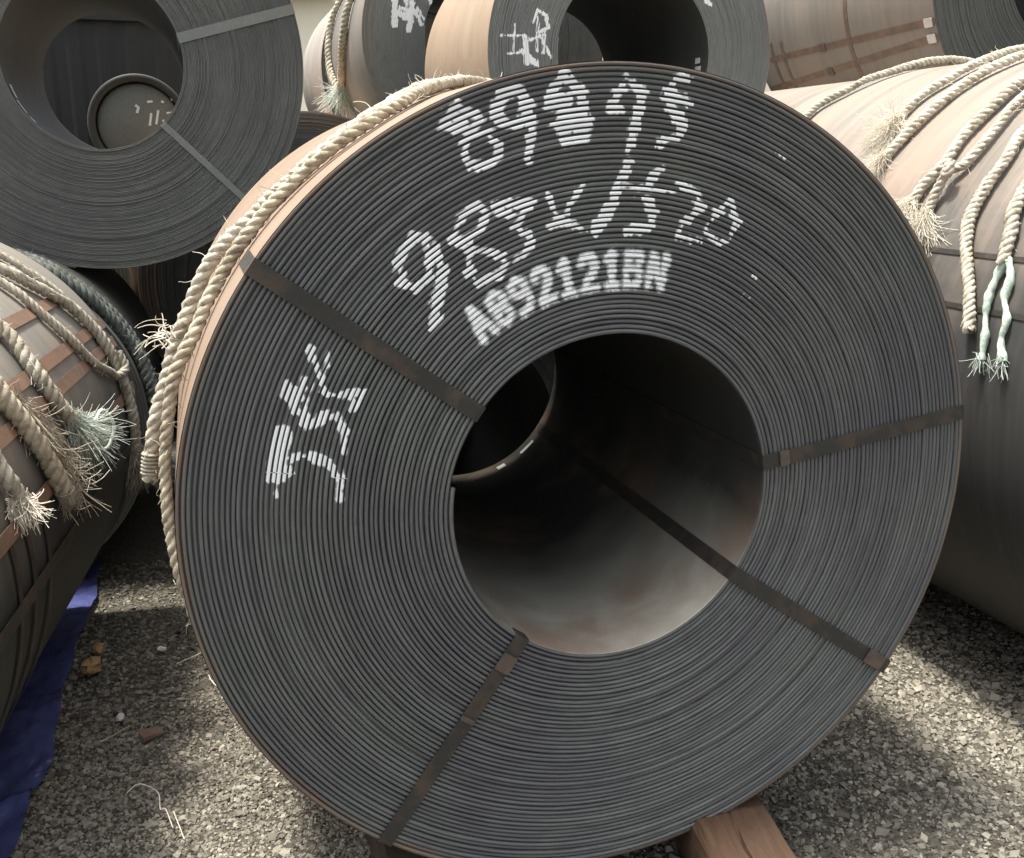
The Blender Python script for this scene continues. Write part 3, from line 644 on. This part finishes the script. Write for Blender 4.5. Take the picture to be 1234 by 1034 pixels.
# labels and pale patches inside bores
def bore_patch(c, deg, y, da, dy, mat='label', tilt=0.0):
    a = np.radians(np.linspace(deg, deg+da, 5)); P = np.stack([np.cos(a)*(c.r-.006), y+tilt*np.linspace(0, 1, 5), np.sin(a)*(c.r-.006)], 1)
    return c.ribbon(P, np.tile(np.array((0, dy/2, 0)), (5, 1)), -np.stack([np.cos(a), 0*a, np.sin(a)], 1)*.001, 'wall_patch', mat)
bore_patch(c3, 76, .35, 20, .14, 'stain_label', .05)
bore_patch(c3, -3, .10, 4, .05); bore_patch(c3, -12, .09, 7, .06); bore_patch(c1, 196, .10, 9, .05); bore_patch(c1, 207, .06, 10, .025); bore_patch(c1, 220, .04, 5, .02)
bore_patch(main, -68, 1.44, 5, .03); bore_patch(main, -52, 1.44, 10, .02)  # two pale patches near the far end of the front bore

# ------------------------------------------------------------------ timber under the coil
def wood_mat():
    k = NT('weathered timber'); co = k.obj(); mp = k.new('ShaderNodeMapping'); k.link(co, mp.inputs[0]); mp.inputs['Scale'].default_value = (22, 1.6, 22)
    n = k.noise(mp.outputs[0], 1.6, 7.0, .65, .8); n2 = k.noise(co, 5.0, 4.0); n3 = k.noise(mp.outputs[0], 7.0, 4.0)
    c = k.mix(k.ramp(n, .3, .7), (.06, .034, .022), (.115, .068, .043)); c = k.mix(k.math('MULTIPLY', k.ramp(n2, .45, .7), .45), c, (.085, .058, .042))
    c = k.mix(k.math('MULTIPLY', k.ramp(n3, .58, .72), .5), c, (.06, .037, .024))
    k.bump(k.math('ADD', n, n3), .6, .006)
    return k.done(c, .85, 0.0, .2)
M['wood'] = wood_mat(); M['wood_dark'] = mat_simple('dark brown timber', (.035, .025, .018), (.075, .05, .035), 9.0, .85, .5)  # second timber tone, an even darker brown
def beam(label, x, y0, y1, w, h, rz, mat='wood'):
    n = 26; ys = np.linspace(y0, y1, n); g = np.random.default_rng(int(x*100))
    prof = np.array([(-.5, 0), (-.5, .92), (-.44, 1), (-.02, 1.0), (.0, .955), (.02, 1.0), (.44, 1), (.5, .92), (.5, 0)])
    V = np.zeros((n, len(prof), 3)); crack = np.interp(ys, np.linspace(y0, y1, 6), [1, .9, .5, .1, 0, 0])
    for i in range(n):
        pz = prof[:, 1].copy(); pz[4] = .985-.10*crack[i]*(i % 7 < 5)
        V[i, :, 0] = prof[:, 0]*w+g.normal(0, .003, len(prof))+.012*np.sin(ys[i]*9)*(np.abs(prof[:, 0]) < .03)
        V[i, :, 1] = ys[i]-(y0+y1)/2; V[i, :, 2] = pz*h+g.normal(0, .003, len(prof))
    F = grid_faces(n, len(prof), True); V = V.reshape(-1, 3); k = len(prof)
    caps = []
    for b in (0, (n-1)*k):
        caps += [(b+0, b+1, b+7, b+8), (b+1, b+2, b+6, b+7), (b+2, b+3, b+5, b+6), (b+3, b+4, b+5, b+5)]
    V = V.tolist()
    root = tag(empty('timber_beam', (x, (y0+y1)/2, -.012), rz), label, 'timber', 'timber bearers under the front coil')
    me = bpy.data.meshes.new('plank'); me.from_pydata(V, [], [tuple(q) for q in F]+[tuple(dict.fromkeys(q)) for q in caps]); me.update(); me.materials.append(M[mat])
    o = bpy.data.objects.new('plank', me); col.objects.link(o); o.parent = root
beam('reddish split timber bearer under the right side of the front coil', 1.30, 1.62, 3.5, .215, .168, radians(-9))
beam('dark timber bearer under the left side of the front coil', .455, 2.05, 3.5, .22, .17, radians(-2), 'wood_dark')

# ------------------------------------------------------------------ ropes on the front coil
av = clear_of(main)
P = np.concatenate([on(main, [(20, 1.15), (45, 1.18), (70, 1.12), (92, 1.0), (100, .80), (106, .62), (111, .44), (115, .32), (121, .23), (126, .225), (130, .24), (135, .28), (139.5, .35)], .018),
                    [(.04, 2.45, 1.575), (-.005, 2.466, 1.49), (-.048, 2.466, 1.395), (-.078, 2.466, 1.312), (-.105, 2.466, 1.234), (-.126, 2.466, 1.156), (-.140, 2.466, 1.06)]])
rope('thick cream rope over the front coil ending in a bound cut end', P, .017, 'rope_cream', 'ropes over the front coil', .085, 90, None, 'fibre_cream', True, 1, av)
P = np.concatenate([on(main, [(25, 1.05), (48, 1.09), (72, 1.04), (92, .93), (100, .73), (106, .54), (111, .36), (115, .25), (121, .175), (126, .17), (130, .18), (135.7, .20), (140, .215), (145, .225), (151, .23), (156, .215)], .016),
                    [(-.058, 2.266, 1.348), (-.078, 2.266, 1.258), (-.092, 2.266, 1.167), (-.096, 2.26, 1.074), (-.093, 2.25, .99), (-.080, 2.24, .90), (-.058, 2.24, .80), (-.03, 2.24, .72)]])
rope('cream rope hugging the rim of the front coil and hanging below its side', P, .014, 'rope_tan', 'ropes over the front coil', .075, 60, (18, .02, .05, .3, .0012), 'fibre_tan', False, 2, av)
g_ = np.random.default_rng(4); n_ = 30
tf = fibres(np.tile(np.array((-.072, 2.50, 1.40)), (n_, 1))+g_.normal(0, .012, (n_, 3)), np.tile(np.array((-.75, -.15, .1)), (n_, 1))+g_.normal(0, .55, (n_, 3)), g_.uniform(.02, .09, n_), g_.uniform(.0009, .0022, n_), .8, .4, 7, g_)
tag(tf.build('rope_tuft', M['fibre_cream'], None, True), 'tuft of white frayed strands sticking out beside the rim rope', 'rope tuft')

# ------------------------------------------------------------------ ropes on the right coil
av5 = clear_of(c5); Y5 = 4.08-2.05; GR5 = 'ropes draped over the right coil'
def sh(l, d=Y5): return [(a, s_+d, *e) for a, s_, *e in l]
rope('topmost pair rope on the right coil with a long white frayed end', on(c5, sh([(60, -.60), (80, -.59), (95, -.60), (107.8, -.626), (116.7, -.645), (124.4, -.631), (131, -.652)])), .017, 'rope_cream', GR5, .075, 60, (150, .10, .22, .35, .0013), 'fibre_cream', False, 3, av5)
rope('second rope of the topmost pair beside the frayed white tassel', on(c5, sh([(60, -.84), (80, -.83), (95, -.82), (108.3, -.822), (119.2, -.80), (130.4, -.80), (137.8, -.79), (141.7, -.78)])), .0175, 'rope_cream', GR5, .075, 30, (60, .05, .12, .3, .0012), 'fibre_cream', False, 4, av5)
rope('rope under the topmost pair with a looped white loose end', on(c5, sh([(60, -1.08), (85, -1.09), (105, -1.09), (121.8, -1.096), (129.1, -1.11), (136.3, -1.107), (142.7, -1.119), (146.9, -1.09), (151, -1.085)])), .0175, 'rope_cream', GR5, .075, 20, (110, .06, .20, .3, .0013), 'fibre_cream', False, 5, av5)
rope('rope with a tangled knot near its end on the right coil', on(c5, sh([(60, -1.22), (85, -1.21), (110, -1.21), (127.8, -1.211), (134.6, -1.23), (140.1, -1.231), (143, -1.215), (144.5, -1.19, .012), (146, -1.20, .025), (145.5, -1.23, .04), (144, -1.215, .045), (146.5, -1.195, .02), (150, -1.18), (152.5, -1.185)])), .0155, 'rope_cream', GR5, .07, 60, (90, .06, .2, .4, .0013), 'fibre_cream', False, 6, av5)
rope('long straight rope on the right coil cut off cleanly at its lower end', on(c5, sh([(60, -1.36), (85, -1.36), (110, -1.365), (125, -1.37), (136.7, -1.369), (141.8, -1.386), (147.3, -1.382), (152.5, -1.39), (157.3, -1.435), (163.7, -1.516), (169.9, -1.567)])), .018, 'rope_cream', GR5, .06, 15, (16, .006, .018, .3, .0014), 'fibre_tan', False, 7, av5)
P6 = on(c5, sh([(60, -1.50), (85, -1.50), (110, -1.51), (130, -1.53), (148.5, -1.549), (154, -1.581), (159.2, -1.608)]))
r6 = rope('rope at the right edge unlaid into two pale green hanging tails', P6, .019, 'rope_cream', GR5, .07, 20, None, 'fibre_green', False, 8, av5)
org6 = P6[0]
for k_, l in enumerate(([(158.2, -1.606), (162.5, -1.595), (166, -1.60), (170, -1.625), (173.6, -1.633)], [(158.2, -1.61), (161, -1.65), (164, -1.655), (167.1, -1.69), (170, -1.69), (173.2, -1.715)])):
    Pt, q_ = resample(on(c5, sh(l), .013), .008)
    rr = .0105*(1+.20*np.sin(q_*60+k_*2)+.14*np.sin(q_*23)+.08*np.sin(q_*170)); V_, F_, _ = tube(Pt-org6, rr, 14, yarns=(q_, .05))
    mesh_obj('tail_strand', V_, F_, M['rope_green'], r6, True)
    fb = fibres(np.tile(Pt[-2], (40, 1))+rng.normal(0, .006, (40, 3))-org6, np.tile((Pt[-1]-Pt[-4])*30, (40, 1))+rng.normal(0, .4, (40, 3)), rng.uniform(.02, .07, 40), rng.uniform(.0008, .0016, 40), .5, .5, 6, None, lambda p: av5(p+org6)-org6)
    tag(fb.build('frayed_end', M['fibre_green'], r6, True), kind='stuff')
rope('rope lying over the far end of the right coil', on(c5, sh([(60, -.10), (90, -.06), (110, -.03), (118, .0), (124, .05), (132, .03), (142, .0)])), .016, 'rope_grey', GR5, .07, 20, None, 'fibre_cream', False, 9, av5)

# ------------------------------------------------------------------ ropes on the lower left coil
av6 = clear_of(c6); GR6 = 'ropes draped over the lower left coil'
def s6(l): return [(a, s_+2.15, *e) for a, s_, *e in l]
rope('thin rope nearest the rim end over the crown of the lower left coil', on(c6, s6([(110, -.32), (90, -.31), (70, -.30), (57.5, -.297), (50.9, -.285), (44, -.262), (41, -.25)]), .014), .014, 'rope_grey', GR6, .07, 20, None, 'fibre_tan', False, 11, av6)
rope('long grey rope down the rim end of the lower left coil with a ragged tip', on(c6, s6([(110, -.55), (90, -.54), (70, -.52), (53.3, -.487), (47.8, -.435), (42.3, -.36), (37.7, -.29), (30, -.235), (23.2, -.215), (18.4, -.21), (11.1, -.22), (4.2, -.22), (-5.1, -.21)]), .019), .019, 'rope_grey', GR6, .08, 90, (120, .05, .2, .22, .0011), 'fibre_tan', False, 12, av6)
rope('slim rope joining the long grey rope in a bend on the lower left coil', on(c6, s6([(110, -.68), (90, -.67), (70, -.65), (50.2, -.622), (41.5, -.607), (31.9, -.553), (23.7, -.474), (19.2, -.345), (16.8, -.27), (17.6, -.222, .03), (22, -.215, .03)]), .015), .015, 'rope_grey', GR6, .07, 20, None, 'fibre_tan', False, 13, av6)
rope('rope with a pale green teased out end on the lower left coil', on(c6, s6([(95, -1.0), (75, -1.01), (55, -1.02), (40.1, -1.028), (33, -1.05), (27.2, -1.06), (21.1, -1.04), (17, -1.0)]), .022), .021, 'rope_grey', GR6, .085, 120, (150, .06, .22, .30, .0014), 'fibre_green', False, 14, av6)
rope('stiff whipped rope with a big mane of frayed hair on the lower left coil', on(c6, s6([(95, -1.42), (75, -1.42), (50, -1.41), (36, -1.40), (29, -1.399), (23.2, -1.377), (17.4, -1.356), (10.5, -1.319), (5, -1.26)]), .024), .025, 'rope_tan', GR6, .085, 40, (30, .02, .05, .3, .0013), 'fibre_tan', True, 15, av6)
st0 = on(c6, s6([(30-26*q, -1.36+.10*q) for q in np.linspace(0, .85, 420)]), .03); g_ = np.random.default_rng(21)
mane = fibres(st0+g_.normal(0, .018, st0.shape), np.tile(c6.pt(2, .98, .80)-c6.pt(28, .78, .82), (420, 1))*3+g_.normal(0, .22, (420, 3)), g_.uniform(.05, .15, 420), g_.uniform(.0008, .0018, 420), .85, .5, 9, g_, av6)
tag(mane.build('rope_mane', M['fibre_tan'], None, True), 'combed out mane of tan rope fibres hanging beside the whipped rope', 'rope fibres')
rope('short rope with a white brush-like end at the left edge of the lower left coil', on(c6, s6([(80, -1.70), (50, -1.69), (30, -1.67), (19.2, -1.657), (15.4, -1.633), (13, -1.64)]), .02), .021, 'rope_grey', GR6, .085, 20, (110, .03, .085, .5, .002), 'fibre_cream', False, 16, av6)
lp = np.array([c6.pt(a, s_+2.15, .787+e) for a, s_, e in ((17, -1.0, .03), (15, -.93, .06), (16, -.86, .08), (12, -.83, .09), (8, -.86, .06), (9, -.92, .03), (5, -.84, .02), (2, -.78, .012))])
V_, F_, _ = tube(resample(lp, .008)[0], .0055, 6); tag(mesh_obj('loose_strand', V_, F_, M['rope_green'], None, True), 'pale looped strand standing off the green frayed end', 'rope strand')
# dim green ropes hanging behind it
avb = clear_of(b1)
for k_, (y_, dx) in enumerate(((.05, 0), (.14, .02))):
    rope(('dim greenish rope hanging in the dark gap behind the lower left coil', 'second dim rope strand further inside the dark gap')[k_], on(b1, [(100, y_), (70, y_), (50, y_), (36, y_+.02), (24, y_+.03), (12, y_+.01), (2, y_), (-10, y_)], .02), .026, 'rope_dim', 'ropes hanging in the dark gap', .09, 160, (80, .06, .2, .3, .0014), 'fibre_dark', False, 30+k_, avb)

# ------------------------------------------------------------------ ropes on the far upper coil
av2 = clear_of(c2); GR2 = 'ropes hanging on the upper rope coil'
rope('tan rope hanging on the far upper coil with a blue green frayed end', on(c2, [(90, .45), (130, .47), (160.3, .492), (174.8, .56), (182, .66), (188, .75), (196, .95)], .022), .024, 'rope_tan', GR2, .09, 20, (110, .10, .30, .25, .0022), 'fibre_green', False, 41, av2)
rope('whitish rope hanging left of its twin on the far upper coil', on(c2, [(90, 1.2), (130, 1.25), (150, 1.3), (163.4, 1.36), (176.3, 1.345), (186.4, 1.3), (194, 1.2), (200, 1.15)], .022), .022, 'rope_cream', GR2, .09, 60, (40, .05, .15, .3, .0018), 'fibre_cream', False, 42, av2)

# ------------------------------------------------------------------ blue tarpaulin
def tarp():
    nx_, ny_ = 60, 150
    k = NT('blue tarpaulin'); n = k.noise(k.obj(), 6.0, 6.0, .6, .6); n2 = k.noise(k.obj(), 34.0, 5.0, .6, 1.0)
    c = k.mix(k.ramp(n, .3, .7), (.065, .075, .21), (.115, .13, .33)); k.bump(k.math('ADD', n2, n), .35, .012)
    m = k.done(c, .22, 0.0, .9)
    xs = np.linspace(0, 1, nx_); ys = np.linspace(0, 1, ny_); U, W_ = np.meshgrid(xs, ys, indexing='ij')
    yy = 1.9+W_*2.9
    right = -.515+.010*np.sin(yy*3+1)+.005*np.sin(yy*19)-.02*np.exp(-((yy-3.6)/.4)**2)-.15*np.clip(3.1-yy, 0, 1)
    left = -1.05-.115*(4.3-yy)
    xx = left+(right-left)*U
    zz = np.zeros_like(xx)
    for i in range(nx_):
        for j in range(ny_):
            p = Vector((xx[i, j]*7, yy[i, j]*4.5, 0))
            zz[i, j] = 0.010+.024*abs(mnoise.noise(p))+.014*abs(mnoise.noise(p*2.7+Vector((5, 1, 2))))
    zz += .035*np.exp(-((yy-2.86-.25*(xx+.6))/.03)**2)*np.clip((xx+.75)*6, 0, 1)+.05*np.clip(U-.86, 0, 1)*np.sin(yy*5)**2
    zz += hgt(xx, yy)+.012
    tag(mesh_obj('tarpaulin', np.stack([xx, yy, zz], -1).reshape(-1, 3), grid_faces(nx_, ny_)[:, ::-1], m, None, True), 'crumpled blue plastic tarpaulin lying under the lower left coil', 'tarpaulin')
tarp()

# ------------------------------------------------------------------ litter on the gravel
def lump(name, label, cat, loc, size, mat, seed, rz=0.0):
    g = np.random.default_rng(seed); n, m = 7, 10
    V = []
    for i in range(n):
        for j in range(m):
            a, b = pi*i/(n-1), 2*pi*j/m; r = 1+g.normal(0, .13)
            V.append((r*sin(a)*cos(b)*size[0], r*sin(a)*sin(b)*size[1], r*cos(a)*size[2]))
    o = mesh_obj(name, V, grid_faces(n, m, True), M[mat], None, False, loc=loc); o.rotation_euler = (0, 0, rz)
    return tag(o, label, cat)
M['leaf_tan'] = mat_simple('dry leaf', (.42, .25, .11), (.60, .40, .20), 30.0, .8, .4)
M['brick_red'] = mat_simple('broken brick', (.17, .11, .08), (.25, .17, .125), 25.0, .9, .4)
M['white_bit'] = mat_simple('white chip', (.72, .71, .66), (.85, .84, .8), 30.0, .7, .2)
lump('crumpled_wrapper', 'orange tan crumpled scrap beside the blue tarpaulin', 'scrap', (-.462, 3.68, .03), (.035, .045, .028), 'leaf_tan', 3)
lump('crumpled_wrapper', 'small brown crumpled scrap above the orange one', 'scrap', (-.45, 3.83, .02), (.022, .04, .02), 'leaf_tan', 5)
mb = MB(); mb.box((-.24, 3.17, .008), (.07, .04, .014), .35, 0, .004); tag(mb.build('brick_fragment', M['brick_red']), 'flat reddish brick fragment on the dark gravel', 'brick fragment')
for k_, (x_, y_, s_, lb) in enumerate(((-.345, 3.30, .013, 'white chip nearest the brick fragment'), (-.225, 3.78, .011, 'white chip in the shade between the coils'), (-.155, 4.60, .014, 'white chip deep in the dark gap'), (.03, 3.55, .009, 'white chip close to the left side of the front coil'))):
    tag(lump('stone_chip', lb, 'stone', (x_, y_, .012), (s_, s_*1.7, s_*.8), 'white_bit', 40+k_, k_*1.1), group='white chips on the gravel')
def string(label, pts, r=.0016, mat='fibre_cream'):
    P_, _ = resample(np.array(pts, float), .006); V_, F_, _ = tube(P_, r, 5); tag(mesh_obj('string', V_, F_, M[mat], None, True), label, 'string', 'rope strings on the gravel')
string('long curling string on the gravel at bottom left', [(-.30, 2.83, .02), (-.27, 2.85, .03), (-.235, 2.84, .02), (-.21, 2.78, .03), (-.205, 2.72, .02), (-.19, 2.70, .03), (-.17, 2.62, .02)])
string('short straight string near the bottom edge', [(-.17, 2.70, .02), (-.155, 2.62, .03), (-.14, 2.56, .02)])
string('wavy pale string beside the white chip', [(-.17, 3.62, .02), (-.13, 3.64, .025), (-.09, 3.68, .02), (-.05, 3.69, .025)])
string('small string next to the front coil', [(-.06, 3.5, .02), (-.05, 3.43, .03), (-.02, 3.36, .02), (-.02, 3.30, .025)])
string('thin twig by the blue tarpaulin', [(-.40, 3.12, .03), (-.36, 3.14, .035), (-.31, 3.2, .03)], .0025, 'fibre_tan')
